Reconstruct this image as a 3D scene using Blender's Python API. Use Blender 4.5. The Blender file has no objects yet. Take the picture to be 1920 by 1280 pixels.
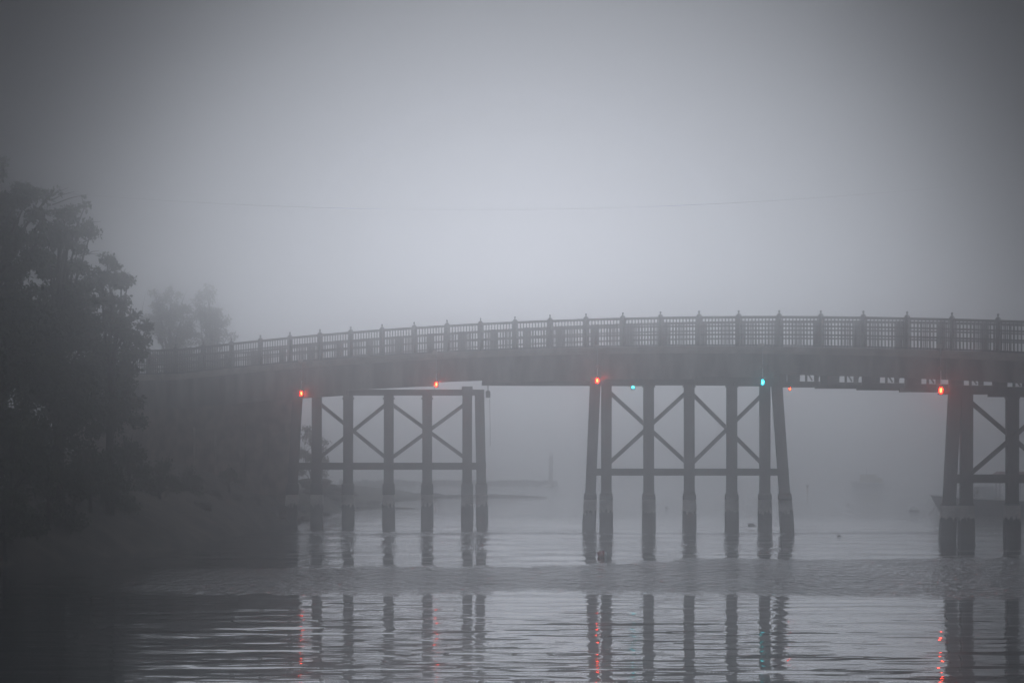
import bpy, math, random
import numpy as np
from mathutils import Vector, Matrix
random.seed(7); RNG = np.random.default_rng(7)
SC = bpy.context.scene
COL = SC.collection

# ------------------------------------------------------------------ camera, sky, sun, exposure
CAMH, F, HOR = 4.2, 4480.0, 840.0
cam = bpy.data.cameras.new('camera'); co = bpy.data.objects.new('camera', cam); COL.objects.link(co)
co.location = (0, 0, CAMH); co.rotation_euler = (math.radians(90), 0, 0)
cam.sensor_width = 36; cam.lens = F*36/1920; cam.shift_y = (HOR-640)/1920
cam.clip_start = 0.5; cam.clip_end = 5000
SC.camera = co
SUN_EL, SUN_AZ = math.radians(3.2), math.radians(0.5)      # azimuth to the right of +Y
w = bpy.data.worlds.new('World'); SC.world = w; w.use_nodes = True
nt = w.node_tree; bg = nt.nodes['Background']
sky = nt.nodes.new('ShaderNodeTexSky'); sky.sky_type = 'NISHITA'; sky.sun_disc = False
sky.sun_elevation = SUN_EL; sky.sun_rotation = SUN_AZ
sky.air_density = 1.0; sky.dust_density = 6.0; sky.ozone_density = 1.0
hs = nt.nodes.new('ShaderNodeHueSaturation'); hs.inputs['Saturation'].default_value = 0.12
nt.links.new(sky.outputs[0], hs.inputs['Color'])
# cloud cover over the sky: thick everywhere, thinner round the place of the sun
def wn(t, **k):
    n = nt.nodes.new(t)
    for a_, v_ in k.items(): setattr(n, a_, v_)
    return n
ZEN = 80
SKY_BASE, SKY_GLOW, GLOW_W, GLOW_EL, SQ = 0.04, 2.6, math.radians(5.2), math.radians(2.2), 1.0
gdir = Vector((math.sin(math.radians(0))*math.cos(GLOW_EL), math.cos(math.radians(0))*math.cos(GLOW_EL), math.sin(GLOW_EL)))
tc = wn('ShaderNodeTexCoord'); dot = wn('ShaderNodeVectorMath', operation='DOT_PRODUCT'); dot.inputs[1].default_value = gdir
nt.links.new(tc.outputs['Generated'], dot.inputs[0])
ac = wn('ShaderNodeMath', operation='ARCCOSINE'); nt.links.new(dot.outputs['Value'], ac.inputs[0])
dv = wn('ShaderNodeMath', operation='DIVIDE'); nt.links.new(ac.outputs[0], dv.inputs[0]); dv.inputs[1].default_value = GLOW_W
pw = wn('ShaderNodeMath', operation='POWER'); nt.links.new(dv.outputs[0], pw.inputs[0]); pw.inputs[1].default_value = 1.6
ng = wn('ShaderNodeMath', operation='MULTIPLY'); nt.links.new(pw.outputs[0], ng.inputs[0]); ng.inputs[1].default_value = -1
ex = wn('ShaderNodeMath', operation='EXPONENT'); nt.links.new(ng.outputs[0], ex.inputs[0])
gl = wn('ShaderNodeMath', operation='MULTIPLY_ADD'); nt.links.new(ex.outputs[0], gl.inputs[0]); gl.inputs[1].default_value = SKY_GLOW; gl.inputs[2].default_value = SKY_BASE
sz = wn('ShaderNodeSeparateXYZ'); nt.links.new(tc.outputs['Generated'], sz.inputs[0])          # overcast sky: brightest overhead
zr = wn('ShaderNodeMapRange'); nt.links.new(sz.outputs['Z'], zr.inputs[0]); zr.inputs['From Min'].default_value = .22; zr.inputs['From Max'].default_value = 1
zr.inputs['To Min'].default_value = 0; zr.inputs['To Max'].default_value = ZEN; zr.interpolation_type = 'SMOOTHSTEP'
za = wn('ShaderNodeMath', operation='ADD'); nt.links.new(gl.outputs[0], za.inputs[0]); nt.links.new(zr.outputs[0], za.inputs[1])
vm = wn('ShaderNodeVectorMath', operation='SCALE'); nt.links.new(hs.outputs[0], vm.inputs[0]); nt.links.new(za.outputs[0], vm.inputs['Scale'])
cc = wn('ShaderNodeVectorMath', operation='MULTIPLY'); nt.links.new(vm.outputs[0], cc.inputs[0]); cc.inputs[1].default_value = (0.88, 0.935, 1.09)
nt.links.new(cc.outputs[0], bg.inputs[0]); bg.inputs[1].default_value = 0.05
sl = bpy.data.lights.new('sun', 'SUN'); so = bpy.data.objects.new('sun', sl); COL.objects.link(so)
sl.energy = 0.9; sl.angle = math.radians(20); sl.color = (0.86, 0.905, 1.0)
sd = Vector((math.sin(SUN_AZ)*math.cos(SUN_EL), math.cos(SUN_AZ)*math.cos(SUN_EL), math.sin(SUN_EL)))
so.rotation_euler = sd.to_track_quat('Z', 'Y').to_euler()
so.location = (0, 200, 60)
SC.view_settings.view_transform = 'Standard'; SC.view_settings.look = 'None'
SC.view_settings.gamma = 1; SC.view_settings.exposure = -2.8
SC.cycles.use_denoising = True
SC.cycles.volume_bounces = 8
SC.cycles.max_bounces = 12
FOG = 0.0086

# ------------------------------------------------------------------ helpers
def at(px, py, Y): return Vector(((px-960)/F*Y, Y, CAMH-(py-HOR)/F*Y))
def tag(o, label=None, cat=None, group=None, kind=None):
    if label: o['label'] = label
    if cat: o['category'] = cat
    if group: o['group'] = group
    if kind: o['kind'] = kind
    return o
def empty(name, loc, label=None, cat=None, group=None):
    o = bpy.data.objects.new(name, None); COL.objects.link(o); o.location = loc
    o.empty_display_size = 0.3
    return tag(o, label, cat, group)
class MB:
    def __init__(s): s.v = []; s.f = []
    def quadhex(s, b, t):
        n = len(s.v); s.v += [tuple(p) for p in b]+[tuple(p) for p in t]; k = len(b)
        s.f.append(tuple(n+i for i in reversed(range(k)))); s.f.append(tuple(n+k+i for i in range(k)))
        for i in range(k):
            j = (i+1) % k; s.f.append((n+i, n+j, n+k+j, n+k+i))
        return s
    def box(s, c, d, rz=0, taper=1.0):
        ca, sa = math.cos(rz), math.sin(rz)
        def R(x, y, z): return (c[0]+x*ca-y*sa, c[1]+x*sa+y*ca, c[2]+z)
        hx, hy, hz = d[0]/2, d[1]/2, d[2]/2
        q = [(-1, -1), (1, -1), (1, 1), (-1, 1)]
        return s.quadhex([R(a*hx, b*hy, -hz) for a, b in q], [R(a*hx*taper, b*hy*taper, hz) for a, b in q])
    def beam(s, a, b, w, h, side=None, w2=None, h2=None):
        a, b = Vector(a), Vector(b); d = (b-a).normalized()
        side = Vector(side) if side is not None else (Vector((0, 0, 1)).cross(d) if abs(d.z) < .99 else Vector((1, 0, 0)))
        side = (side-d*side.dot(d)).normalized(); up = d.cross(side).normalized()
        w2 = w if w2 is None else w2; h2 = h if h2 is None else h2
        q = [(-1, -1), (1, -1), (1, 1), (-1, 1)]
        return s.quadhex([a+side*x*w/2+up*y*h/2 for x, y in q], [b+side*x*w2/2+up*y*h2/2 for x, y in q])
    def tube(s, pts, rad, n=8):
        pts = [Vector(p) for p in pts]
        if not hasattr(rad, '__len__'): rad = [rad]*len(pts)
        base = len(s.v)
        for i, p in enumerate(pts):
            d = (pts[min(i+1, len(pts)-1)]-pts[max(i-1, 0)]).normalized()
            u = d.orthogonal().normalized(); 
            if abs(d.z) < .95: u = Vector((0, 0, 1)).cross(d).normalized()
            v = d.cross(u)
            for k in range(n):
                a = 2*math.pi*k/n; s.v.append(tuple(p+(u*math.cos(a)+v*math.sin(a))*rad[i]))
        for i in range(len(pts)-1):
            for k in range(n):
                m = (k+1) % n; s.f.append((base+i*n+k, base+i*n+m, base+(i+1)*n+m, base+(i+1)*n+k))
        s.f.append(tuple(base+k for k in reversed(range(n)))); e = base+(len(pts)-1)*n
        s.f.append(tuple(e+k for k in range(n))); return s
    def lathe(s, c, prof, n=12):       # prof: (r, z)
        return s.tube_z(c, prof, n)
    def tube_z(s, c, prof, n):
        base = len(s.v)
        for r, z in prof:
            for k in range(n):
                a = 2*math.pi*k/n; s.v.append((c[0]+r*math.cos(a), c[1]+r*math.sin(a), c[2]+z))
        for i in range(len(prof)-1):
            for k in range(n):
                m = (k+1) % n; s.f.append((base+i*n+k, base+i*n+m, base+(i+1)*n+m, base+(i+1)*n+k))
        s.f.append(tuple(base+k for k in reversed(range(n)))); e = base+(len(prof)-1)*n
        s.f.append(tuple(e+k for k in range(n))); return s
    def build(s, name, mat, parent=None, smooth=False):
        me = bpy.data.meshes.new(name); off = parent.location if parent is not None else Vector((0, 0, 0))
        if parent is not None and parent.parent is not None: off = parent['_o']
        off = Vector(off)
        me.from_pydata([(x-off.x, y-off.y, z-off.z) for x, y, z in s.v], [], s.f)
        me.materials.append(mat)
        if smooth: me.polygons.foreach_set('use_smooth', [True]*len(me.polygons))
        me.update(); o = bpy.data.objects.new(name, me); COL.objects.link(o)
        if parent is not None: o.parent = parent; o['_o'] = tuple(off)
        return o

def mat(name, col, col2=None, scale=3.0, rough=0.8, bump=0.0, metal=0, stretch=(1, 1, 1), detail=6, contrast=(0.35, 0.65)):
    m = bpy.data.materials.new(name); m.use_nodes = True; t = m.node_tree; p = t.nodes['Principled BSDF']
    p.inputs['Base Color'].default_value = (*col, 1); p.inputs['Roughness'].default_value = rough
    p.inputs['Metallic'].default_value = metal
    if col2 is not None:
        g = t.nodes.new('ShaderNodeNewGeometry'); mp = t.nodes.new('ShaderNodeMapping'); mp.inputs['Scale'].default_value = stretch
        n = t.nodes.new('ShaderNodeTexNoise'); n.inputs['Scale'].default_value = scale; n.inputs['Detail'].default_value = detail
        r = t.nodes.new('ShaderNodeValToRGB'); r.color_ramp.elements[0].position = contrast[0]; r.color_ramp.elements[1].position = contrast[1]
        r.color_ramp.elements[0].color = (*col, 1); r.color_ramp.elements[1].color = (*col2, 1)
        t.links.new(g.outputs['Position'], mp.inputs[0]); t.links.new(mp.outputs[0], n.inputs['Vector'])
        t.links.new(n.outputs[0], r.inputs[0]); t.links.new(r.outputs[0], p.inputs['Base Color'])
        if bump:
            b = t.nodes.new('ShaderNodeBump'); b.inputs['Strength'].default_value = bump; b.inputs['Distance'].default_value = 0.03
            t.links.new(n.outputs[0], b.inputs['Height']); t.links.new(b.outputs[0], p.inputs['Normal'])
    return m
def emis(name, col, strength):
    m = bpy.data.materials.new(name); m.use_nodes = True; p = m.node_tree.nodes['Principled BSDF']
    p.inputs['Base Color'].default_value = (*col, 1); p.inputs['Emission Color'].default_value = (*col, 1)
    p.inputs['Emission Strength'].default_value = strength; return m

def glass(name, col, strength):
    m = emis(name, col, strength); t = m.node_tree; p = t.nodes['Principled BSDF']; o = t.nodes['Material Output']
    tr = t.nodes.new('ShaderNodeBsdfTransparent'); tr.inputs[0].default_value = (*[min(1, c+.1) for c in col], 1); mx = t.nodes.new('ShaderNodeMixShader')
    mx.inputs[0].default_value = .45; t.links.new(tr.outputs[0], mx.inputs[1]); t.links.new(p.outputs[0], mx.inputs[2]); t.links.new(mx.outputs[0], o.inputs[0]); return m
M = dict(
 wood=mat('timber', (.035, .032, .028), (.075, .068, .06), 4, .85, .5, stretch=(1, 1, .25)),
 rail=mat('rail_paint', (.03, .031, .032), (.06, .06, .058), 6, .7, .2),
 fascia=mat('fascia_timber', (.10, .09, .08), (.32, .29, .26), 1.1, .85, .3, stretch=(1.2, 1.2, .35)),
 curb=mat('curb_concrete', (.30, .26, .23), (.48, .43, .38), 1.5, .85, .2),
 jacket=None,
 steel=mat('galvanised', (.35, .36, .37), (.5, .51, .52), 8, .4, metal=.6),
 darkmetal=mat('dark_metal', (.03, .03, .03), (.06, .06, .055), 8, .5),
 asphalt=mat('asphalt', (.04, .04, .04), (.06, .06, .06), 9, .9),
 stone=mat('abutment_stone', (.14, .105, .085), (.36, .28, .235), 1.6, .9, .8),
 earth=mat('bank_earth', (.025, .023, .019), (.07, .06, .045), 1.1, .95, .8),
 rock=mat('shore_rock', (.03, .028, .026), (.12, .105, .09), 2.2, .9, .9),
 grass=mat('spit_grass', (.05, .055, .03), (.13, .12, .07), 1.3, .95, .8),
 sand=mat('sand', (.09, .08, .065), (.16, .14, .11), 2, .95, .4),
 bark=mat('bark', (.025, .021, .018), (.06, .05, .042), 6, .9, .7, stretch=(1, 1, .3)),
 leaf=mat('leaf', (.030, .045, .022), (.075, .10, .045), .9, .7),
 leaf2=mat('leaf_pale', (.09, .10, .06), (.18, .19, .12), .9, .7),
 white=mat('white_paint', (.78, .78, .76), (.88, .88, .86), 5, .5),
 hull=mat('hull_dark', (.07, .08, .09), (.12, .13, .14), 4, .4),
 red=mat('red_paint', (.45, .02, .02), (.6, .04, .03), 5, .5),
 canvas=mat('red_canvas', (.12, .02, .02), (.2, .03, .03), 5, .9),
 yellow=mat('yellow_paint', (.4, .33, .15), (.5, .42, .2), 4, .6),
 rope=mat('rope', (.06, .055, .05), (.1, .09, .08), 9, .95),
 redlamp=glass('red_lens', (1.0, .03, .012), 45), redcore=emis('red_filament', (1.0, .30, .07), 1000),
 greenlamp=glass('green_lens', (0.0, .6, .7), 14), greencore=emis('green_filament', (.25, 1.0, 1.0), 450),
)
def jacket_mat():
    # pale salt / barnacle band with a ragged lower edge on a dark concrete jacket: z 1.3-2.0 m above water
    m = mat('pile_jacket', (.035, .035, .034), (.075, .07, .066), 5, .85, .5)
    t = m.node_tree; p = t.nodes['Principled BSDF']; g = t.nodes.new('ShaderNodeNewGeometry')
    sx = t.nodes.new('ShaderNodeSeparateXYZ'); t.links.new(g.outputs['Position'], sx.inputs[0])
    mp = t.nodes.new('ShaderNodeMapping'); mp.inputs['Scale'].default_value = (1, 1, .3)
    n = t.nodes.new('ShaderNodeTexNoise'); n.inputs['Scale'].default_value = 6; n.inputs['Detail'].default_value = 5
    t.links.new(g.outputs['Position'], mp.inputs[0]); t.links.new(mp.outputs[0], n.inputs['Vector'])
    def math_(op, a, b=None, clamp=False):
        k = t.nodes.new('ShaderNodeMath'); k.operation = op; k.use_clamp = clamp
        for i, q in enumerate((a, b)):
            if q is None: continue
            if isinstance(q, (int, float)): k.inputs[i].default_value = q
            else: t.links.new(q, k.inputs[i])
        return k.outputs[0]
    lo = math_('ADD', math_('MULTIPLY', n.outputs[0], .9), .50)
    up = math_('MULTIPLY', math_('SUBTRACT', 1.62, sx.outputs['Z']), 30, True)
    dn = math_('MULTIPLY', math_('SUBTRACT', sx.outputs['Z'], lo), 8, True)
    n2 = t.nodes.new('ShaderNodeTexNoise'); n2.inputs['Scale'].default_value = .45; n2.inputs['Detail'].default_value = 2
    t.links.new(g.outputs['Position'], n2.inputs['Vector'])
    am = math_('MULTIPLY', math_('SUBTRACT', n2.outputs[0], .30), 3.2, True)
    k = math_('MULTIPLY', math_('MULTIPLY', up, dn), math_('ADD', math_('MULTIPLY', am, .7), .4, True))
    mx = t.nodes.new('ShaderNodeMix'); mx.data_type = 'RGBA'; mx.inputs['B'].default_value = (.88, .83, .77, 1)
    old = p.inputs['Base Color'].links[0].from_socket
    t.links.new(k, mx.inputs['Factor']); t.links.new(old, mx.inputs['A']); t.links.new(mx.outputs['Result'], p.inputs['Base Color'])
    return m
M['jacket'] = jacket_mat()

# ------------------------------------------------------------------ water
def water():
    def vals(segs):
        out = [segs[0][0]]
        for a, b, st in segs:
            n = max(1, int(round((b-a)/st))); out += [a+(b-a)*(i+1)/n for i in range(n)]
        return np.array(out)
    ys = vals([(-50, 30, 8), (30, 40, .5), (40, 62, .07), (62, 92, .1), (92, 140, .16), (140, 200, 1.0), (200, 400, 10), (400, 1500, 100)])
    xs = vals([(-1500, -200, 130), (-200, -40, 16), (-40, -24, 1), (-24, 24, .16), (24, 40, 1), (40, 200, 16), (200, 1500, 130)])
    X, Y = np.meshgrid(xs, ys)
    H = np.zeros_like(X); r = np.random.default_rng(3)
    near = np.clip((105-Y)/55, 0, 1)
    for i in range(110):
        lam = 0.38*(4.2/0.38)**r.random(); k = 2*math.pi/lam
        th = r.normal(0, .34)+.02; ph = r.random()*6.28
        slope = 0.0026
        g = 1.0
        # group envelopes so the crests come in lens shaped patches
        env = .6+.4*np.sin(X*r.normal(0, .25)+Y*r.normal(0, .18)+r.random()*6.28)
        H += env*slope/k*np.sin(k*(math.sin(th)*X+math.cos(th)*Y)+ph)*g*(.70+.50*near)
    mid = np.clip((Y-80)/12, 0, 1)
    for i in range(26):      # longer lazy undulation further out
        lam = 2.4+5*r.random(); k = 2*math.pi/lam; th = r.normal(0, .75); ph = r.random()*6.28
        H += .0042/k*np.sin(k*(math.sin(th)*X+math.cos(th)*Y)+ph)*mid
    for i in range(30):      # small chop
        lam = .28+.3*r.random(); k = 2*math.pi/lam; th = r.normal(0, .5); ph = r.random()*6.28
        H += 0.0016/k*np.sin(k*(math.sin(th)*X+math.cos(th)*Y)+ph)*(Y < 92)*(Y > 40)
    fade = np.clip((150-Y)/20, 0, 1)*np.clip((Y-32)/8, 0, 1)*np.clip((30-np.abs(X))/6, 0, 1)
    H *= fade
    def vn(a, b): return (np.sin(1.3*a+.7*b)+np.sin(2.1*a-1.9*b+1)+np.sin(.8*a+3.1*b+2)+np.sin(3.7*a+1.1*b+4))/4
    # wind ruffled bands
    wob = .8*np.sin(X*.35+1)+.5*np.sin(X*1.1)+.3*np.sin(X*2.7+Y*.5)
    far = 84.5+np.clip((X-2)/5, 0, 1)*6.5+np.clip((-X-6)/10, 0, 1)*-2+wob*.6+.7*vn(X*2.3, Y*.7)+.5*vn(X*5, Y*1.3)
    nearE = 70.2+.5*wob+.9*vn(X*1.7, Y*.9)+.7*vn(X*4.1+2, Y*1.7)-np.clip((X-5)/8, 0, 1)*2
    A = 1/(1+np.exp(-(far-Y)*2.4))*1/(1+np.exp(-(Y-nearE)*1.6))
    A *= np.clip(1+(X+7)/7, .06, 1)
    line = np.exp(-((Y-(117.6+.5*wob+.03*X))/1.7)**2)*.9
    back = np.clip((Y-131)/18, 0, 1)*.6
    A = A*(.62+.38*np.clip(vn(X*.5, Y*.16)+.5, 0, 1)); A = np.clip(np.maximum(np.maximum(A, line), back)-.006+np.clip((Y-93)/6, 0, 1)*(.09+.12*np.clip(vn(X*.3, Y*.5), 0, 1)), 0, 1)
    ny, nx = X.shape; V = np.stack([X, Y, H], -1).reshape(-1, 3)
    i = np.arange(ny-1)[:, None]*nx+np.arange(nx-1)[None]; Fc = np.stack([i, i+1, i+nx+1, i+nx], -1).reshape(-1, 4)
    me = bpy.data.meshes.new('water'); me.vertices.add(len(V)); me.vertices.foreach_set('co', V.ravel())
    me.loops.add(Fc.size); me.loops.foreach_set('vertex_index', Fc.ravel())
    me.polygons.add(len(Fc)); me.polygons.foreach_set('loop_start', np.arange(len(Fc))*4)
    me.polygons.foreach_set('use_smooth', np.ones(len(Fc), bool)); me.update(); me.validate()
    at_ = me.attributes.new('ruffle', 'FLOAT', 'POINT'); at_.data.foreach_set('value', A.ravel().astype(np.float32))
    m = bpy.data.materials.new('water'); m.use_nodes = True; t = m.node_tree; p = t.nodes['Principled BSDF']
    p.inputs['Base Color'].default_value = (.012, .016, .018, 1); p.inputs['IOR'].default_value = 1.33
    a = t.nodes.new('ShaderNodeAttribute'); a.attribute_name = 'ruffle'
    mr = t.nodes.new('ShaderNodeMapRange'); mr.inputs['To Min'].default_value = .02; mr.inputs['To Max'].default_value = .06
    t.links.new(a.outputs['Fac'], mr.inputs[0]); t.links.new(mr.outputs[0], p.inputs['Roughness'])
    g = t.nodes.new('ShaderNodeNewGeometry'); mp = t.nodes.new('ShaderNodeMapping'); mp.inputs['Scale'].default_value = (2.6, .75, 1)
    t.links.new(g.outputs['Position'], mp.inputs[0])
    n = t.nodes.new('ShaderNodeTexNoise'); n.inputs['Scale'].default_value = 1.1; n.inputs['Detail'].default_value = 3; n.inputs['Roughness'].default_value = .6
    t.links.new(mp.outputs[0], n.inputs['Vector'])
    b = t.nodes.new('ShaderNodeBump'); b.inputs['Distance'].default_value = .42
    mu = t.nodes.new('ShaderNodeMath'); mu.operation = 'MULTIPLY'; mu.inputs[1].default_value = 1.0
    t.links.new(a.outputs['Fac'], mu.inputs[0]); t.links.new(mu.outputs[0], b.inputs['Strength'])
    t.links.new(n.outputs[0], b.inputs['Height']); t.links.new(b.outputs[0], p.inputs['Normal'])
    me.materials.append(m); o = bpy.data.objects.new('water', me); COL.objects.link(o); tag(o, kind='structure')
water()

# ------------------------------------------------------------------ bank terrain
SH = [(52, -40), (75, -24), (85, -18.8), (92, -15.8), (100, -13.8), (115, -13.2), (130, -12.6), (150, -12.2), (165, -10.6), (171, -9.4), (176, -10.5),
      (180, -14), (186, -14), (190, -8.5), (198, -5.8), (203, -8), (208, -20), (216, -45)]
def shore(Y): return np.interp(Y, [a for a, b in SH], [b for a, b in SH])
def vnoise(X, Y, seed, sc):
    r = np.random.default_rng(seed); out = 0*X
    for i in range(14):
        k = sc*(1+2.5*r.random()); th = r.random()*6.28
        out = out+np.sin(k*(math.cos(th)*X+math.sin(th)*Y)+r.random()*6.28)/(1+k*.3)
    return out/5
def ground_h(X, Y):
    d = shore(Y)+.5*vnoise(X, Y, 5, .9)-X
    hi = np.interp(Y, [52, 120, 140, 165, 175, 200, 216], [2.6, 3.6, 4.2, 2.6, 1.0, 1.35, .6])
    sl = np.interp(Y, [52, 110, 135, 165, 180], [.7, .8, .95, .45, .30])
    h = np.where(d > 0, hi*(1-np.exp(-np.maximum(d, 0)*sl/hi)), np.maximum(-.8, d*.5))
    h = h+np.clip((d-12)/20, 0, 1)*2
    return h+np.where(d > .3, .12*vnoise(X, Y, 9, 2.5)+.06*vnoise(X, Y, 10, 7), 0)
def grid_obj(name, xs, ys, hf, m, kind='structure'):
    X, Y = np.meshgrid(xs, ys); Z = hf(X, Y); ny, nx = X.shape
    V = np.stack([X, Y, Z], -1).reshape(-1, 3)
    i = np.arange(ny-1)[:, None]*nx+np.arange(nx-1)[None]; Fc = np.stack([i, i+1, i+nx+1, i+nx], -1).reshape(-1, 4)
    keep = (Z.ravel()[Fc] > -.7).any(1); Fc = Fc[keep]
    me = bpy.data.meshes.new(name); me.from_pydata(V.tolist(), [], Fc.tolist()); me.materials.append(m)
    me.polygons.foreach_set('use_smooth', [True]*len(me.polygons)); me.update()
    o = bpy.data.objects.new(name, me); COL.objects.link(o)
    if kind: tag(o, kind=kind)
    return o
M['bank'] = mat('bank_ground', (.06, .055, .045), (.17, .15, .12), .8, .95, .9)
grid_obj('river_bank', np.linspace(-70, -4, 260), np.linspace(50, 176, 380), ground_h, M['bank'])
grid_obj('grassy_spit', np.linspace(-70, -4, 260), np.linspace(176, 220, 160), ground_h, M['grass'])
def bar(cx, cy, lx, ly, hh, seed):
    def f(X, Y):
        e = 1-((X-cx)/lx)**2-((Y-cy)/ly)**2
        return np.where(e > 0, hh*np.sqrt(np.maximum(e, 0)), -.3+.0*X)+.25*hh*vnoise(X, Y, seed, 1.6)
    return np.linspace(cx-lx*1.15, cx+lx*1.15, 120), np.linspace(cy-ly*1.3, cy+ly*1.3, 24), f
a, b, f = bar(-3.5, 203, 6.5, 1.6, .28, 31); grid_obj('sandbar', a, b, f, M['sand'])
a, b, f = bar(-8.1, 166, 1.5, .8, .12, 32); grid_obj('mud_flat', a, b, f, M['sand'])

def rock(loc, r, seed, name='rock', m='rock', sq=.65):
    rr = np.random.default_rng(seed); B = MB(); n, k = 9, 7
    ph = rr.random(6)*6.28
    prof = []
    base = len(B.v); rings = []
    for i in range(k+1):
        el = math.pi*i/k
        ring = []
        for j in range(n):
            a = 2*math.pi*j/n
            d = Vector((math.sin(el)*math.cos(a), math.sin(el)*math.sin(a), math.cos(el)))
            q = r*(1+.22*math.sin(3*d.x+ph[0])+.18*math.sin(4*d.y+ph[1])+.16*math.sin(5*d.z+ph[2])+.07*rr.normal())
            ring.append(len(B.v)); B.v.append((loc[0]+d.x*q*1.25, loc[1]+d.y*q, loc[2]+d.z*q*sq))
        rings.append(ring)
    for i in range(k):
        for j in range(n):
            B.f.append((rings[i][j], rings[i+1][j], rings[i+1][(j+1) % n], rings[i][(j+1) % n]))
    return B.build(name, M[m])
BL = ['dark boulder under the red light of the leftmost trestle', 'wet boulder below the abutment wall', 'round boulder left of the first pile', 'dark boulder between the first and second piles of the leftmost trestle',
 'small boulder just in front of the large flat boulder', 'low dark boulder beside the pale flat rock', 'half sunk boulder near the second pile of the leftmost trestle', 'mossy boulder below the lattice fence', 'dark boulder left of the abutment foot',
 'wet boulder at the water edge under the dark trees', 'smallest stone on the slope under the abutment', 'broad low boulder midway along the rocky slope', 'tilted boulder high on the rocky slope', 'rounded boulder behind the third pile']
PL = [(548, 135), (470, 131), (520, 133), (575, 140), (600, 150), (655, 160), (585, 138.5), (400, 124), (440, 127), (380, 116), (505, 137), (630, 160), (560, 146), (670, 166)]
for i, (px, Yr) in enumerate(PL):
    X = min(at(px, 0, Yr).x, float(shore(Yr))+.3); r = random.uniform(.3, .62)
    z = float(ground_h(np.array(X), np.array(Yr)))
    o = rock((X, Yr, max(z, 0)+.05*r), r, 100+i)
    tag(o, BL[i], 'rock', 'boulders along the bank')
for i, (px, py, Y, r) in enumerate([(612, 918, 150, .9), (640, 925, 152, .8), (590, 905, 148, .8), (700, 945, 168, .5), (725, 949, 170, .4), (818, 929, 196, .5)]):
    o = rock(at(px, py, Y), r, 300+i, m='sand' if i in (1, 2) else 'rock', sq=.5)
    lab = ['large flat boulder right behind the third pile of the left trestle', 'pale flat slab of rock between left trestle piles', 'pale flat rock below the drooping shrub',
           'low boulder at the tip of the rocky bank', 'smallest wet boulder at the very tip of the rocky bank', 'boulder at the right end of the grassy spit'][i]
    tag(o, lab, 'rock')

# ------------------------------------------------------------------ bridge
AX, AY = 4.32, 121.0; D = Vector((.7852, -.6192, 0)); E = Vector((1, 0, 0)); N = Vector((.6192, .7852, 0))
def s_of(px):
    q = (px-960)/F; return (q*AY-AX)/(D.x-q*D.y)
hpx = [430, 645, 820, 1120, 1430, 1763]; hz = [8.79, 9.1, 9.27, 9.33, 9.12, 8.65]
PH = np.polyfit([s_of(p) for p in hpx], hz, 2)
def h(s): return float(np.polyval(PH, s)) if s > -30 else float(np.polyval(PH, -30))
def BP(s, t, z): return Vector((AX, AY, 0))+D*s+E*t+Vector((0, 0, z))
S0, S1 = -40.0, 31.0
fin = [485, 541, 597, 655, 715, 775, 838, 901, 966, 1031, 1098, 1168, 1240, 1311, 1387, 1461, 1538, 1617, 1698, 1781, 1865]
fs = [s_of(p) for p in fin]; kf = np.polyfit(range(len(fs)), fs, 1); BAY = float(kf[0]); PS0 = float(kf[1])
ST = sorted(set([PS0+BAY*k for k in range(-8, 30)])); ST = [S0]+[s for s in ST if S0+.3 < s < S1-.3]+[S1]
def sweep(B, t, off, wid, z0, z1, s0=S0, s1=S1, dz=0):
    ss = [s0]+[s for s in np.arange(math.ceil(s0), s1, 1.0) if s0+.2 < s < s1-.2]+[s1]
    base = len(B.v)
    for s in ss:
        c = BP(s, t, 0)+N*off; hh = h(s)
        for a, zz in ((-wid/2, z0), (wid/2, z0), (wid/2, z1), (-wid/2, z1)):
            p = c+N*a; B.v.append((p.x, p.y, hh+zz))
    for i in range(len(ss)-1):
        for k in range(4):
            m = (k+1) % 4; B.f.append((base+i*4+k, base+i*4+m, base+i*4+4+m, base+i*4+4+k))
    B.f.append((base+3, base+2, base+1, base)); e = base+4*(len(ss)-1); B.f.append((e, e+1, e+2, e+3))
    return B
TF = 8.75                      # far edge of the deck, metres along the skewed bents
bridge = empty('bridge', BP(0, 0, 0), 'long timber road bridge arching across the foggy inlet on three trestles', 'bridge')
def part(B, name, m, p=bridge): return B.build(name, M[m], p)
WD = TF*N.x
part(sweep(MB(), 0, WD/2, WD-.5, -.45, -.08), 'deck', 'wood')
part(sweep(MB(), 0, WD/2, WD-1.4, -.076, -.02), 'road_surface', 'asphalt')
part(sweep(MB(), 0, 0, .34, -.30, 0), 'curb', 'curb'); part(sweep(MB(), 0, WD, .34, -.30, 0), 'curb', 'curb')
B = MB(); sweep(B, 0, -.19, .06, -.36, -.31); part(B, 'drip_strip', 'curb')
part(sweep(MB(), 0, .06, .24, -1.34, -.303), 'fascia_beam', 'fascia'); part(sweep(MB(), 0, WD-.06, .24, -1.12, -.303), 'fascia_beam', 'fascia')
for k in range(4): part(sweep(MB(), 0, .06+(WD-.12)*(k+1)/5, .2, -1.10, -.453), 'stringer', 'wood')
part(sweep(MB(), 0, .03, .2, -2.03, -1.343, S0, s_of(652)), 'skirt_beam', 'fascia')
part(sweep(MB(), 0, .03, .18, -1.76, -1.343, s_of(652)+.01, s_of(815)), 'skirt_beam', 'fascia')
part(sweep(MB(), 0, .03, .18, -1.57, -1.343, s_of(815)+.01, s_of(905)), 'skirt_beam', 'fascia')
part(sweep(MB(), 0, .03, .18, -1.70, -1.343, s_of(905)+.01, s_of(1107)), 'skirt_beam', 'fascia')
part(sweep(MB(), 0, .03, .18, -1.62, -1.343, s_of(1108), s_of(1300)), 'skirt_beam', 'fascia')
part(sweep(MB(), 0, .03, .16, -1.50, -1.343, s_of(1300)+.01, s_of(1452)), 'skirt_beam', 'fascia')
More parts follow.
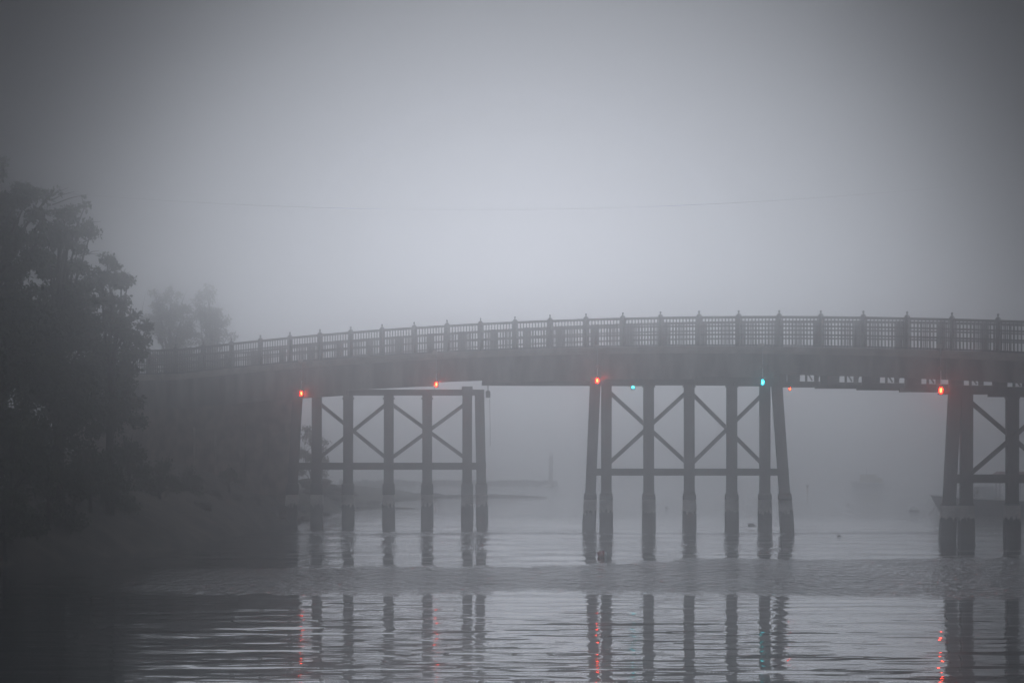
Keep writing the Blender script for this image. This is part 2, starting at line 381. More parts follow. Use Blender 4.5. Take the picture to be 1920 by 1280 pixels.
# stiffener posts on the fascia at the lights
for px in (565, 818, 1120, 1430, 1763):
    s = s_of(px)+.22; B = MB(); B.beam(BP(s, 0, h(s)-1.32)-N*.09, BP(s, 0, h(s)-.34)-N*.09, .28, .06, side=D); part(B, 'stiffener', 'fascia')
# skewed floor beams with hanger blocks
k = 0
for p0 in range(0, 24):
    s = s_of(905)+p0*BAY*.98
    if s > S1-1: break
    zb = h(s+2.5)-1.86+(.0 if s > 4 else .02); B = MB()
    B.beam(BP(s, -.05, zb+.09), BP(s, TF-.1, zb+.09-.03), .28, .18, side=(0, 1, 0)); fb = part(B, 'floor_beam', 'wood')
    for t0, wd in ((.3, .2), (2.4, .12), (4.5, .12), (TF-2.02, .5), (TF-1.45, .10), (TF-.95, .22), (TF-.34, .12), (TF-.12, .10)):
        MB().beam(BP(s, t0, zb+.165), BP(s, t0, h(s+.785*t0)-1.13), wd, .2, side=(1, 0, 0)).build('hanger_block', M['wood'], fb)
    for t0 in (TF-1.15,):
        MB().beam(BP(s, t0-.25, h(s+.785*t0)-1.13), BP(s, t0, zb+.2), .07, .07, side=(0, 1, 0)).build('knee_brace', M['wood'], fb)
        MB().beam(BP(s, t0+.45, h(s+.785*t0)-1.13), BP(s, t0+.2, zb+.2), .07, .07, side=(0, 1, 0)).build('knee_brace', M['wood'], fb)
# railings
def railing(t, off, pw, finial, zt=1.46, phase=0.0):
    for z0, z1, wd in ((zt-.12, zt, .16), (.94, 1.02, .05), (.53, .61, .05), (.02, .09, .08)):
        part(sweep(MB(), t, off, wd, z0, z1), 'rail_bar', 'rail')
    ps = [s for s in (PS0+phase+BAY*k for k in range(-8, 30)) if S0+.5 < s < S1-.3]
    for s in ps:
        hh = h(s); c = BP(s, t, hh)+N*off; B = MB()
        jt = random.uniform(-.02, .02); B.beam(c+Vector((0, 0, .002)), c+D*jt+Vector((0, 0, zt+.012)), pw*random.uniform(.94, 1.06), .2, side=D)
        po = part(B, 'rail_post', 'rail')
        if finial:
            G = MB(); rz = math.atan2(D.y, D.x)
            G.box(c+Vector((0, 0, zt+.035)), (.20, .20, .04), rz); G.box(c+Vector((0, 0, zt+.088)), (.15, .14, .05), rz, .9)
            G.tube_z(c+Vector((0, 0, zt+.12)), [(.04, 0), (.032, .05), (.05, .085), (.06, .115), (.04, .15), (.01, .17)], 8)
            G.build('finial', M['rail'], po)
    for a, b in zip(ps[:-1], ps[1:]):
        B = MB(); n = 11
        for i in range(n):
            s = a+pw/2+(b-a-pw)*(i+.5)/n; hh = h(s); c = BP(s, t, hh)+N*off
            B.beam(c+Vector((0, 0, .1)), c+Vector((0, 0, zt-.11)), .045, .035, side=D)
        part(B, 'baluster_panel', 'rail')
railing(0, .06, .16, True)
# far rail: posts drift against the near ones as in the photograph
# phase so that a near and a far post coincide at the middle of the right hand span
sfar_phase = (s_of(1461)-.785*TF-PS0) % BAY-BAY*.0
_q = BP(s_of(1461), 0, 0); _k = (_q.x/_q.y)
_sf = (_k*(AY+N.y*WD)-(AX+N.x*WD))/(D.x-_k*D.y); sfar_phase = (_sf-PS0) % BAY
railing(0, WD-.06, .34, False, 1.46, phase=sfar_phase)

# ------------------------------------------------------------------ trestle bents
def bent(Y, piles, batter, capx, capz, beamy, braces, wat, jt, label, sc=1.0):
    root = empty('trestle', (at(piles[1], wat, Y).x, Y, 0), label, 'trestle', 'timber trestles carrying the bridge')
    pw = .52*sc; jw = .665*sc
    for i, px in enumerate(piles):
        q = at(px, wat, Y); B = MB(); j = random.uniform(-.015, .015); ztop = capz[0]
        B.beam((q.x+j, Y, -.6), (q.x, Y, ztop), pw, pw*.95, side=(1, 0, 0)); p = B.build('pile', M['wood'], root)
        G = MB(); zj = at(0, jt, Y).z
        G.beam((q.x+j, Y, -.65), (q.x+j*.9, Y, zj), jw*1.03, jw, side=(1, 0, 0), w2=jw*.97, h2=jw*.96)
        G.beam((q.x+j*.9, Y, zj), (q.x+j*.9, Y, zj+.09), jw*.97, jw*.96, side=(1, 0, 0), w2=pw*1.02, h2=pw*1.0); G.build('pile_jacket', M['jacket'], p)
    for (xt, xb) in batter:
        a = at(xb, wat, Y); a.z = 0; b = at(xt, 720, Y); b.z = capz[0]; d = (b-a).normalized(); B = MB()
        B.beam(a-d*.6, b, pw, pw*.95, side=(1, 0, 0)); p = B.build('batter_pile', M['wood'], root)
        zj = at(0, jt, Y).z; m = a+d*(zj/d.z); G = MB(); G.beam(a-d*.62, m, jw*1.03, jw, side=(1, 0, 0), w2=jw*.97, h2=jw*.96)
        G.beam(m, m+d*.09, jw*.97, jw*.96, side=(1, 0, 0), w2=pw*1.02, h2=pw); G.build('pile_jacket', M['jacket'], p)
    a, b = at(capx[0], 0, Y).x, at(capx[1], 0, Y).x
    MB().box(((a+b)/2, Y, (capz[0]+capz[1])/2), (b-a, .5, capz[1]-capz[0])).build('cap_beam', M['wood'], root)
    x0, x1 = min(q[1] for q in batter), max(q[1] for q in batter)
    f = (wat-(beamy[0]+beamy[1])/2)/(wat-720)
    xa = batter[0][1]+(batter[0][0]-batter[0][1])*f-9*sc; xb = batter[1][1]+(batter[1][0]-batter[1][1])*f+9*sc
    a, b = at(xa, beamy[0], Y), at(xb, beamy[1], Y)
    for sgn in (-1, 1):
        MB().box(((a.x+b.x)/2, Y+sgn*.33*sc, (a.z+b.z)/2), (b.x-a.x, .12, a.z-b.z)).build('horizontal_brace', M['wood'], root)
    for i, (x0, y0, x1, y1) in enumerate(braces):
        off = (-1 if i % 2 else 1)*.32*sc
        a, b = at(x0, y0, Y), at(x1, y1, Y); a.y = b.y = Y+off
        MB().beam(a, b, .11, .2*sc, side=(0, 1, 0)).build('diagonal_brace', M['wood'], root)
    # bolt blocks at pile heads
    for px in piles[1:-1]:
        q = at(px, 0, Y); MB().box((q.x, Y, capz[0]-.17), (pw+.12, .3, .1)).build('pile_collar', M['darkmetal'], root)
    return root
bent(133.7, [594, 653, 729, 801, 876], [(558, 545), (899, 904)], (549, 908), (7.15, 7.48), (867, 880),
     [(596, 754, 727, 861), (727, 756, 596, 861), (731, 755, 874, 860), (874, 756, 731, 861)], 981, 908,
     'leftmost timber trestle standing beside the rocky bank', 1.02)
bent(121.0, [1137, 1216, 1292, 1372, 1434], [(1116, 1104), (1456, 1476)], (1106, 1464), (7.5, 7.8), (878, 891),
     [(1138, 730, 1290, 869), (1290, 732, 1138, 871), (1294, 733, 1433, 872), (1433, 735, 1294, 871)], 990, 927,
     'middle timber trestle standing in open water near the red and white float')
bent(109.0, [1812, 1898, 1984, 2070, 2148], [(1790, 1776), (2172, 2192)], (1780, 2180), (6.68, 6.98), (889, 905),
     [(1814, 746, 1982, 890), (1982, 746, 1814, 890), (1986, 746, 2146, 890), (2146, 746, 1986, 890)], 1013, 947,
     'rightmost and darkest timber trestle with a moored boat showing between its piles', 1.02)
# bearing block on the left trestle cap
tr = [o for o in COL.objects if o.name.startswith('trestle')][0]
q = at(876, 0, 133.7); MB().box((q.x, 133.7, 7.57), (.6, .4, .175)).build('bearing_block', M['wood'], tr)

# ------------------------------------------------------------------ hanging navigation lights
def navlight(px, py, Y, colour, label, ztop, lit=True, near=True, sc=1.0):
    c = at(px, py, Y)
    if near: c = c-N*.0
    root = empty('navigation_light', c, label, 'light', 'navigation lights hanging from the bridge')
    B = MB(); B.tube([(c.x, c.y, c.z+.2*sc), (c.x, c.y, ztop)], .028, 8); B.build('hanger_pole', M['white'] if near else M['darkmetal'], root)
    if near:
        MB().box((c.x-.02, c.y+.03, ztop+.02), (.2, .2, .16)).build('bracket', M['curb'], root)
        MB().tube([(c.x, c.y, ztop+.1), (c.x, c.y, ztop+.95)], .02, 6).build('conduit', M['steel'], root)
        MB().box((c.x-.06, c.y+.0, ztop+1.02), (.26, .16, .2)).build('junction_box', M['curb'], root)
    B = MB(); B.tube_z((c.x, c.y, c.z+.13*sc), [(.13*sc, 0), (.12*sc, .03), (.06*sc, .09), (.03, .1)], 12)
    B.build('cap', M['darkmetal'], root, True)
    if lit: MB().tube_z((c.x, c.y, c.z-.10*sc), [(.02*sc, 0), (.045*sc, .04*sc), (.045*sc, .14*sc), (.02*sc, .18*sc)], 10).build('bulb', M['redcore' if colour == 'red' else 'greencore'], root, True)
    MB().tube_z((c.x, c.y, c.z-.19*sc), [(.1*sc, 0), (.13*sc, .02), (.13*sc, .05)], 12).build('base', M['darkmetal'], root, True)
    if lit:
        G = MB(); 
        G.tube_z((c.x, c.y, c.z-.14*sc), [(.06*sc, 0), (.085*sc, .06*sc), (.085*sc, .19*sc), (.06*sc, .255*sc)], 12)
        ln = G.build('lens', M['redlamp' if colour == 'red' else 'greenlamp'], root, True)
    else:
        MB().box((c.x, c.y, c.z-.02), (.26, .26, .34)).build('housing', M['darkmetal'], root)
    g = MB()
    for a in range(4):
        an = a*math.pi/2+.78; x, y = c.x+.125*sc*math.cos(an), c.y+.125*sc*math.sin(an)
        g.tube([(x, y, c.z-.15*sc), (x, y, c.z+.14*sc)], .008, 5)
    g.build('cage', M['darkmetal'], root)
def nearY(px): return BP(s_of(px), 0, 0).y-.32
for px, py, colr, lab in ((565, 737, 'red', 'red navigation light hanging at the left end of the leftmost trestle'),
        (818, 720, 'red', 'red navigation light hanging above the right half of the leftmost trestle'),
        (1120, 713, 'red', 'red navigation light hanging above the left end of the middle trestle'),
        (1430, 716, 'green', 'green navigation light on a pale pole before the right end of the middle trestle'),
        (1764, 731, 'red', 'brightest red navigation light hanging just left of the rightmost trestle')):
    Y = nearY(px); z = at(px, py, Y).z
    navlight(px, py, Y, colr, lab, h(s_of(px))-1.0+(.15 if px == 1764 else 0), sc=1.15 if px == 1764 else 1.0)
for px, py, Y, colr, lab, lit in ((915, 739, 134.0, 'none', 'unlit grey lantern box hanging just right of the leftmost trestle', False),
        (1187, 724, 128.2, 'green', 'green navigation light between the first piles of the middle trestle', True),
        (1481, 729, 121.5, 'red', 'small faint red navigation light on the far side just right of the middle trestle', True)):
    navlight(px, py, Y, colr, lab, 8.0, lit, False, .5 if px == 1481 else 1.0)
B = MB(); a = at(918, 748, 134); b = at(919, 836, 134)
tag(MB().tube([a, (a+b)/2+Vector((.01, 0, 0)), b], .012, 5).build('rope', M['rope']), 'thin rope hanging below the unlit grey lantern box', 'rope')

# ------------------------------------------------------------------ abutment, lattice fence
ab = empty('abutment', at(500, 870, 137.5), 'brown stone abutment wall carrying the left end of the bridge', 'abutment')
ab.location.z = 0
def prism(pts, z0, z1): 
    B = MB(); B.quadhex([(x, y, z0) for x, y in pts], [(x, y, z1) for x, y in pts]); return B
sA = s_of(436)
p = [BP(sA, .35, 0), BP(sA, 3.45, 0), BP(S0, 3.45, 0), BP(S0, .35, 0)]
prism([(q.x, q.y) for q in p], -.5, h(sA)-1.45).build('wall', M['stone'], ab)
a, b = BP(sA, .3, 0), BP(sA, 3.5, 0)
MB().box(((a.x+b.x)/2, a.y-.02, 5.8), (b.x-a.x, .5, .3)).build('ledge', M['stone'], ab)
for k, t0 in enumerate((.6, 1.9, 3.2)):
    q = BP(sA, t0, 0); MB().box((q.x, q.y-.12, 3.6), (.3, .3, 4.1)).build('buttress', M['stone'], ab)
lf = empty('lattice_fence', at(385, 850, 131), 'small pale lattice fence on the dark bank below the bridge', 'fence')
B = MB(); c0 = at(366, 848, 131); c1 = at(402, 804, 131)
for i in range(8):
    x = c0.x+(c1.x-c0.x)*i/7; B.beam((x, 131, c0.z), (x, 131, c1.z), .035, .03, side=(1, 0, 0))
for i in range(5):
    z = c0.z+(c1.z-c0.z)*i/4; B.beam((c0.x, 131.04, z), (c1.x, 131.04, z), .03, .035)
B.build('lattice', M['curb'], lf)
for x in (c0.x-.06, c1.x+.06): MB().beam((x, 131, c0.z-1.2), (x, 131, c1.z+.1), .09, .09, side=(1, 0, 0)).build('post', M['curb'], lf)

# ------------------------------------------------------------------ trees
def leaves(name, m, parent, lobes, size, dens, seed, droop=0.0, flat=.8):
    r = np.random.default_rng(seed); P = []; S = []
    for (c, rad, q) in lobes:
        n = int(dens*q*rad**2)
        nsub = max(5, int(rad*rad*9))
        d = r.normal(size=(nsub, 3)); d /= np.linalg.norm(d, axis=1)[:, None]
        sub = np.array(c)+d*(rad*(r.random((nsub, 1))**.45))*np.array([1, 1, flat])
        idx = r.integers(0, nsub, n); sr = .17*rad**.5+.10
        o = r.normal(size=(n, 3)); o /= np.linalg.norm(o, axis=1)[:, None]
        P.append(sub[idx]+o*(sr*r.random((n, 1))**.4*1.35)*np.array([1, 1, .75]))
    P = np.concatenate(P); n = len(P)
    u = r.normal(size=(n, 3)); u[:, 2] -= droop; u /= np.linalg.norm(u, axis=1)[:, None]
    a = r.normal(size=(n, 3)); v = np.cross(u, a); v /= np.linalg.norm(v, axis=1)[:, None]
    L = size*(.6+.8*r.random((n, 1))); W = L*.55
    V = np.stack([P, P+u*L*.5+v*W*.5, P+u*L, P+u*L*.5-v*W*.5], 1).reshape(-1, 3)
    off = np.array(parent.location); V -= off
    me = bpy.data.meshes.new(name); me.vertices.add(4*n); me.vertices.foreach_set('co', V.ravel())
    me.loops.add(4*n); me.loops.foreach_set('vertex_index', np.arange(4*n)); me.polygons.add(n)
    me.polygons.foreach_set('loop_start', np.arange(n)*4); me.update(); me.validate(); me.materials.append(m)
    o = bpy.data.objects.new(name, me); COL.objects.link(o); o.parent = parent; return o
def tree(name, basepx, Y, lobes, label, cat='tree', size=.17, dens=900, seed=1, trunk=.22, m='leaf', group=None, twigs=(), part_names=('trunk', 'crown'), depth=1.8):
    """lobes: (px, py, r_px, density, depth offset)"""
    r = random.Random(seed); bx = at(basepx, 0, Y).x; gz = float(ground_h(np.array(bx), np.array(Y)))
    base = Vector((bx, Y, max(gz, 0)-.1)); root = empty(name, base, label, cat, group)
    L = []
    for (px, py, rp, q, dy) in lobes:
        c = at(px, py, Y+dy); rad = rp/F*Y; L.append((c, rad, q))
        if rad > .8 and depth > 0: 
            L.append((c+Vector((r.uniform(-.3, .3)*rad, rad*depth*.6, r.uniform(-.4, .1)*rad)), rad*.85, q*.6))
    top = max(c.z for c, _, _ in L); B = MB(); zs = base.z; H = top-zs; pts = []; rr = []
    cx = sum(c.x*rd for c, rd, _ in L)/sum(rd for _, rd, _ in L)
    for i in range(8):
        f = i/7; pts.append(Vector((base.x+(cx-base.x)*f**1.5+r.uniform(-.12, .12)*f, Y+r.uniform(-.15, .15)*f, zs+H*.86*f))); rr.append(trunk*(1-.85*f)+.015)
    B.tube(pts, rr, 8)
    for (c, rad, q) in L:
        f = min(.9, max(.12, ((c.z-zs)/H)*.72)); i = int(f*7); p0 = pts[i].lerp(pts[min(i+1, 7)], f*7-i)
        mid = p0.lerp(c, .5)+Vector((r.uniform(-.2, .2), r.uniform(-.2, .2), .12*(c-p0).length))
        B.tube([p0, mid, c], [trunk*.32*(1-f*.5)+.02, trunk*.2+.01, .02], 6)
        for k in range(int(5+rad*3)):
            d = Vector((r.gauss(0, 1), r.gauss(0, 1), r.gauss(.3, .8))).normalized(); B.tube([c-d*.1, c+d*rad*.45+Vector((0, 0, .04)), c+d*rad*r.uniform(.85, 1.05)], [.025, .016, .006], 5)
    for (x0, y0, x1, y1) in twigs:
        a, b = at(x0, y0, Y), at(x1, y1, Y); B.tube([a, a.lerp(b, .5)+Vector((0, 0, .05)), b], [.028, .018, .007], 5)
    B.build(part_names[0], M['bark'], root, True)
    leaves(part_names[1], M[m], root, L, size, dens, seed)
    return root
# tall near trees on the left bank
tree('tree', -60, 90, [(-90, 330, 85, 1, 0), (-10, 375, 52, 1, 0), (-40, 460, 80, 1, 0), (52, 372, 36, 1, 0), (82, 408, 26, .9, 0), (20, 440, 40, .8, 1), (60, 470, 42, .7, 0),
     (0, 540, 75, 1, 0), (-60, 600, 100, 1, 0), (40, 355, 18, 1, 0), (92, 366, 14, 1, 0), (4, 318, 20, 1, 0), (30, 600, 70, 1, 0), (40, 700, 90, 1, 0), (-60, 720, 90, 1, 0), (5, 410, 30, .8, 0), (10, 780, 70, 1, 0), (40, 820, 60, 1, 1), (-30, 840, 80, 1, 1), (10, 660, 70, 1, 0)],
     'tallest dark leafy tree at the far left edge of the picture', size=.17, dens=1500, seed=11, trunk=.3,
     twigs=[(95, 376, 140, 359), (98, 384, 165, 364), (90, 372, 128, 352)])
tree('tree', 110, 94, [(125, 400, 26, 1, 0), (110, 440, 40, 1, 0), (150, 428, 26, .9, 0), (95, 500, 55, 1, 0), (150, 500, 34, .8, 0), (170, 438, 14, .9, 0), (120, 570, 60, 1, 0), (60, 610, 60, 1, 0),
     (150, 620, 60, 1, 0), (100, 690, 85, 1, 0), (130, 770, 90, 1, 0), (160, 385, 10, .8, 0), (145, 470, 20, .7, 0)],
     'dark leafy tree leaning out second from the left edge', size=.17, dens=1500, seed=12, trunk=.26,
     twigs=[(150, 422, 190, 415), (155, 455, 187, 445), (150, 430, 178, 424)])
tree('tree', 205, 99, [(200, 492, 24, 1, 0), (190, 530, 36, 1, 0), (228, 520, 20, 1, 0), (215, 560, 34, 1, 0), (245, 600, 30, .9, 0), (205, 620, 50, 1, 0), (262, 610, 18, .9, 0), (190, 690, 60, 1, 0),
     (250, 650, 34, .9, 0), (210, 760, 70, 1, 0), (275, 640, 14, .8, 0), (240, 528, 10, .9, 0)],
     'shorter dark leafy tree third from the left edge, ending above the bridge rail', size=.17, dens=1400, seed=13, trunk=.2,
     twigs=[(160, 478, 186, 470), (150, 480, 185, 476), (215, 500, 226, 494)])
# paler trees behind the rail
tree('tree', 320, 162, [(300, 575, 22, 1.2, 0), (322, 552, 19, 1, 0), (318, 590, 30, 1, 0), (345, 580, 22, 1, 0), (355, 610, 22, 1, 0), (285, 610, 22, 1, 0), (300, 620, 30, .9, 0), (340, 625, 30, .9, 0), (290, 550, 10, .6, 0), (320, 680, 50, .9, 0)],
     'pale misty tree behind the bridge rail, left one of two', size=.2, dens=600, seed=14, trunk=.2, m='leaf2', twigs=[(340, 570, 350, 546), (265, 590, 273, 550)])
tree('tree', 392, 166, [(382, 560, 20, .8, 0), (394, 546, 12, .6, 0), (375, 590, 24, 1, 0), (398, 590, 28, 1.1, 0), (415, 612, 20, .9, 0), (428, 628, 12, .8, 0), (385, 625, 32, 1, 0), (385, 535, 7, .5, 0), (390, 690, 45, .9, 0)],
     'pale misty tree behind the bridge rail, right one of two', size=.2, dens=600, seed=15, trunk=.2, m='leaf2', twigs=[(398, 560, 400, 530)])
# drooping shrub behind the first piles
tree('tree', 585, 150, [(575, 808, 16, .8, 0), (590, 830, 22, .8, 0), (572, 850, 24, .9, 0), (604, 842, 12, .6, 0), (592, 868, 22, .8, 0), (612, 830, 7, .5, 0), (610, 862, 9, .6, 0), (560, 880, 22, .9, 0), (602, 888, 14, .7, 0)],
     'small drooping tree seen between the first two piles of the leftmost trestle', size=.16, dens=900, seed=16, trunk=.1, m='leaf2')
# shrubs along the bank
shr = [(20, 88, 840, 95, 'dark shrub on the bank at the left picture edge below the tall tree'), (90, 92, 880, 90, 'dark shrub second from the left edge on the bank'),
       (170, 97, 880, 80, 'dark rounded shrub in the middle of the left bank'), (10, 86, 960, 85, 'lowest dark shrub hanging over the water at the left edge'),
       (240, 103, 860, 62, 'dark shrub on the bank just left of the lattice fence'), (110, 93, 975, 60, 'low dark shrub by the water under the leaning tree'),
       (215, 101, 950, 50, 'low dark shrub by the water on the rocky slope'), (300, 112, 900, 52, 'dark shrub nearest the abutment on the bank'),
       (350, 120, 905, 38, 'small dark shrub at the foot of the lattice fence'), (430, 128, 890, 22, 'smallest shrub on the bank at the foot of the abutment wall')]
for i, (px, Y, py, rp, lab) in enumerate(shr):
    X = at(px, 0, Y).x; gz = float(ground_h(np.array(X), np.array(Y))); gp = HOR-(gz-CAMH)*F/Y
    cy = min(py, gp-rp*.35)
    tree('shrub', px, Y, [(px, cy, rp*.7, 1, 0), (px-rp*.5, cy+rp*.25, rp*.5, 1, 0), (px+rp*.45, cy+rp*.3, rp*.5, .9, 0), (px+rp*.1, cy-rp*.45, rp*.35, .8, 0)],
         lab, 'shrub', size=.15, dens=1100, seed=40+i, trunk=.07, part_names=('stem', 'foliage'), group='shrubs along the left bank')

# ------------------------------------------------------------------ overhead wire
pts = []
for i in range(41):
    px = -250+i*60; y = 393.5-((px-880)/490)**2*13.5*.95; pts.append(at(px, y, 112))
tag(MB().tube(pts, .009, 5).build('overhead_wire', M['darkmetal']), 'thin sagging overhead wire high above the bridge', 'wire')

# ------------------------------------------------------------------ things on the water
def sphere_prof(r, n=8, z0=-1.0, z1=1.0, sq=1.0):
    return [(max(.004, r*math.sqrt(max(0, 1-q*q))), r*q*sq) for q in [z0+(z1-z0)*i/n for i in range(n+1)]]
c = at(1714, 957, 160); c.z = 0; o = empty('mooring_buoy', c, 'white dome topped mooring buoy left of the moored boat', 'buoy')
MB().tube_z(c, sphere_prof(.32, 9, -.5, 1.0), 16).build('float', M['white'], o, True)
MB().tube_z(c, [(.326, -.02), (.335, .03), (.326, .08)], 16).build('band', M['hull'], o, True)
MB().tube_z((c.x, c.y, .3), [(.04, 0), (.04, .06), (.02, .09)], 8).build('ring_mount', M['steel'], o)
c = at(1130, 1047, 92.5); c.z = .02; o = empty('float', c, 'red and white lobster float in front of the middle trestle', 'float')
MB().tube([(c.x-.19, c.y, .05), (c.x-.15, c.y, .08), (c.x-.02, c.y, .10), (c.x+.06, c.y, .10)], [.05, .13, .135, .12], 12).build('red_end', M['red'], o, True)
MB().tube([(c.x+.061, c.y, .10), (c.x+.13, c.y, .09), (c.x+.17, c.y, .08)], [.118, .10, .04], 12).build('white_end', M['white'], o, True)
MB().tube([(c.x+.17, c.y, .08), (c.x+.27, c.y, .05)], .015, 6).build('spindle', M['wood'], o)
for px, py, Y, r, lab in ((1409, 985, 130, .12, 'dark float low in the water left of the sixth pile of the middle trestle'), (1590, 945, 178, .07, 'tiny dark float in open water left of the white mooring buoy'),
                    (1250, 952, 168, .09, 'dark drifting float seen between two piles of the middle trestle'), (1573, 1004, 114.5, .05, 'small dark float on open water right of the middle trestle')):
    c = at(px, py, Y); c.z = 0; o = empty('float', c, lab, 'float')
    MB().tube([(c.x-r*1.6, Y, .0), (c.x-r*.9, Y, r*.45), (c.x, Y, r*.55), (c.x+r, Y, r*.3), (c.x+r*1.5, Y, 0)], [r*.2, r*.6, r*.75, r*.55, r*.15], 10).build('body', M['wood'], o, True)
    MB().tube([(c.x+r*1.4, Y, .0), (c.x+r*2.2, Y, .03)], .02, 5).build('spindle', M['wood'], o)
# marker post in fog at right, channel pile with white cap at left
def post(px, Y, ptop, r, lab, cap):
    c = at(px, 0, Y); c.z = 0; zt = at(px, ptop, Y).z; o = empty('marker_post', c, lab, 'post')
    MB().tube_z((c.x, Y, -.6), [(r*1.05, 0), (r, zt*.5), (r*.96, zt+.6)], 12).build('shaft', M['curb'], o, True)
    if cap: MB().tube_z((c.x, Y, zt+.002), [(r*1.1, 0), (r*1.0, .12), (r*.25, .42), (.02, .45)], 12).build('cap', M['white'], o, True)
    else: MB().box((c.x, Y, zt+.1), (r*4, .06, .22)).build('plate', M['wood'], o)
post(1033, 262, 854, .24, 'thick piling with a white cone cap beyond the breakwater', True)
post(1514, 188, 914, .05, 'thin marker post fading in the fog right of the middle trestle', False)
# breakwater / float dock far left-centre
o = empty('breakwater', at(930, 908, 268), 'long low breakwater fading into the fog behind the left trestle', 'breakwater'); o.location.z = 0
B = MB(); rr = random.Random(5); x0, x1 = at(640, 0, 268).x, at(1042, 0, 268).x; n = 60
for i in range(n):
    x = x0+(x1-x0)*(i+.5)/n; B.box((x, 268+rr.uniform(-.4, .4), .1+rr.uniform(0, .1)), (rr.uniform(.7, 1.1), 1.3, .8+rr.uniform(-.15, .2)), rr.uniform(-.4, .4), .75)
B.build('stones', M['rock'], o)
def small_boat(px, Y, L, hh, lab, cab, heading=1, name='boat', hm='hull', cm='white', mast=0):
    c = at(px, 0, Y); c.z = 0; o = empty(name, c, lab, 'boat'); B = MB(); n = 14; rings = []
    for i in range(n+1):
        f = i/n; x = c.x+heading*(-L/2+L*f); wid = (L*.16)*(min(1, (1-f)*3.0)**.55)*(.85+.15*min(1, f*4)) if f < 1 else .01
        sh = hh*(1+.45*f**2); ov = heading*L*.05*f*f
        ring = [(x-ov*0, Y-wid, sh), (x-heading*L*.07*f**3, Y-wid*.72, -.02), (x-heading*L*.11*f**3, Y, -.25), (x-heading*L*.07*f**3, Y+wid*.72, -.02), (x, Y+wid, sh)]
        rings.append([len(B.v)+k for k in range(5)]); B.v += ring
    for i in range(n):
        for k in range(4): B.f.append((rings[i][k], rings[i+1][k], rings[i+1][k+1], rings[i][k+1]))
    B.f.append(tuple(rings[0]))
    B.build('hull', M[hm], o)
    G = MB(); 
    for side in (0, 4): G.tube([Vector(B.v[r_[side]])+Vector((0, 0, .02)) for r_ in rings], [.055*hh+.015]*(n+1), 6)
    G.build('gunwale', M['white'], o)
    Dk = MB(); rr2 = []
    for r_ in rings:
        a, b = Vector(B.v[r_[0]]), Vector(B.v[r_[4]]); Dk.v += [tuple(a+Vector((0, .02, -.12*hh))), tuple(b+Vector((0, -.02, -.12*hh)))]
    for i in range(n): Dk.f.append((2*i, 2*i+2, 2*i+3, 2*i+1))
    Dk.build('deck', M['white'], o)
    for (fx, lx, z0, z1, m_, nm) in cab:
        MB().box((c.x+heading*(-L/2+L*fx), Y, (z0+z1)/2), (lx, L*.2, z1-z0), 0, .9).build(nm, M[m_], o)
    if mast: MB().tube([(c.x, Y, hh), (c.x, Y, mast)], [.05, .02], 6).build('mast', M['darkmetal'], o)
    return o
X0 = at(1745, 0, 153).x; Lb = 9.0
bt = small_boat(960+(X0+Lb/2)/153*F, 153, Lb, .82, 'dark hulled lobster boat with white gunwale moored behind the rightmost trestle',
           [(.80, 1.4, .85, 1.35, 'white', 'foredeck_cuddy'), (.62, 1.0, .75, 1.75, 'white', 'console')], heading=-1)
cx = at(1880, 0, 153).x
MB().box((cx+.9, 153, 2.62), (2.9, 1.5, .2), 0, .8).build('canopy', M['canvas'], bt)
for dx in (-.3, 1.0, 2.1):
    for dy in (-.6, .6): MB().tube([(cx+dx, 153+dy, .8), (cx+dx, 153+dy, 2.52)], .03, 6).build('canopy_post', M['steel'], bt)
MB().tube([(X0+.15, 153, 1.15), (X0+.45, 152.9, .5), (X0+.3, 152.8, -.05)], .02, 6).build('mooring_line', M['rope'], bt)
MB().tube([(X0+.35, 153, .6), (X0+.1, 152.6, .25), (X0-.25, 152.3, -.05)], .025, 6).build('anchor_chain', M['rope'], bt)
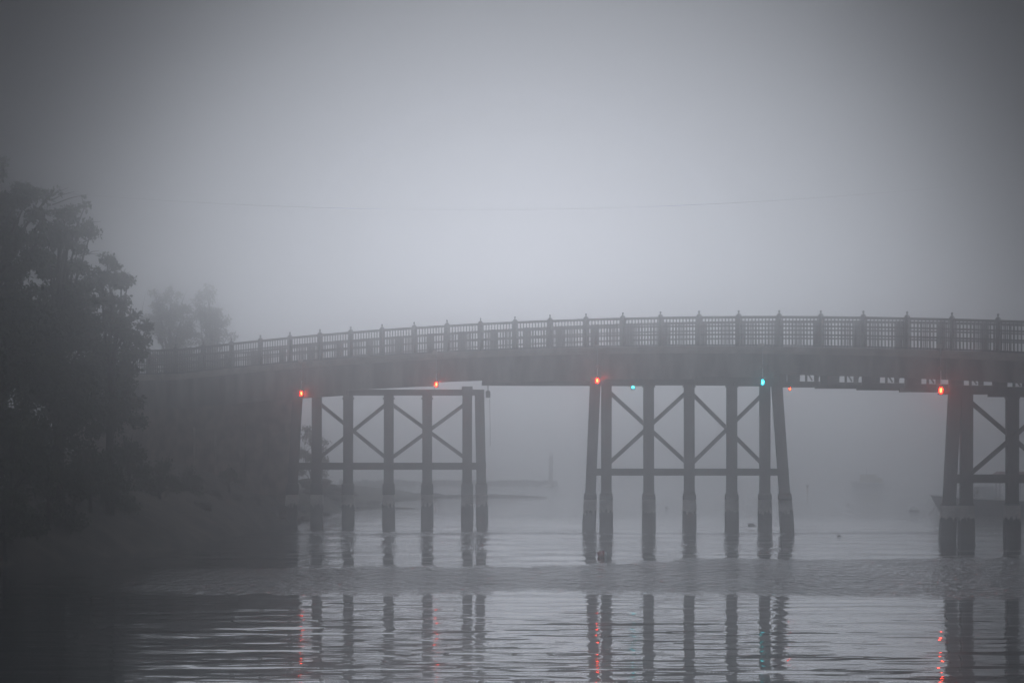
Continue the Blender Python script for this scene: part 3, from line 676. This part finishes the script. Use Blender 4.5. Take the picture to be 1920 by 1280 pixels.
for i, (px, z, lab) in enumerate(((1826, 1.05, 'wire trap on the boat deck, leftmost in view'), (1846, 1.05, 'wire trap in the middle of the boat deck'), (1868, 1.05, 'wire trap on the boat deck beside the last visible pile'), (1838, 1.5, 'wire trap lying on top of the other traps in the boat'))):
    c = at(px, 0, 152.8); o = empty('trap', (c.x, 152.8, z-.2), lab, 'trap', 'traps stacked in the boat')
    G = MB(); lx, ly, lz = .62, .5, .38
    for k in range(7):
        x = c.x-lx/2+lx*k/6
        G.beam((x, 152.8-ly/2, z-.2), (x, 152.8-ly/2, z-.2+lz), .02, .02, side=(1, 0, 0)); G.beam((x, 152.8+ly/2, z-.2), (x, 152.8+ly/2, z-.2+lz), .02, .02, side=(1, 0, 0))
    for k in range(5):
        zz = z-.2+lz*k/4
        for yy in (-ly/2, ly/2): G.beam((c.x-lx/2, 152.8+yy, zz), (c.x+lx/2, 152.8+yy, zz), .02, .02)
        for xx in (-lx/2, lx/2): G.beam((c.x+xx, 152.8-ly/2, zz), (c.x+xx, 152.8+ly/2, zz), .02, .02)
    G.build('wire_cage', M['steel'], o)
    MB().box((c.x, 152.8, z-.1), (lx*.8, ly*.8, .16)).build('bait_box', M['yellow'], o)
small_boat(1625, 262, 3.6, .38, 'ghostly small boat with pale yellow cabin far off in the fog', [(.45, 1.9, .4, 1.35, 'yellow', 'cabin'), (.15, .8, .4, .95, 'yellow', 'engine_box')], heading=-1, hm='steel', mast=2.2)
small_boat(1026, 258, 1.1, .18, 'tiny pale dinghy at the right end of the breakwater', [(.4, .3, .12, .3, 'white', 'seat')], heading=1, hm='white', name='dinghy')
small_boat(960, 282, 1.3, .2, 'tiny white dinghy far off above the breakwater', [(.4, .35, .12, .34, 'white', 'seat')], heading=1, hm='white', name='dinghy')

# ------------------------------------------------------------------ haze
B = MB(); B.box((0, 750, 7.8), (3300, 1700, 19.2)); hz_ = B.build('haze', bpy.data.materials.new('haze')); tag(hz_, kind='stuff')
m = hz_.data.materials[0]; m.use_nodes = True; t = m.node_tree; t.nodes.clear()
out = t.nodes.new('ShaderNodeOutputMaterial'); pv = t.nodes.new('ShaderNodeVolumePrincipled')
pv.inputs['Color'].default_value = (.99, .995, .999, 1); pv.inputs['Density'].default_value = FOG; pv.inputs['Anisotropy'].default_value = .953
t.links.new(pv.outputs[0], out.inputs['Volume'])
for o in COL.objects:
    if '_o' in o.keys(): del o['_o']
print('bay', BAY, 'residual', max(abs(a-(PS0+BAY*i)) for i, a in enumerate(fs)))
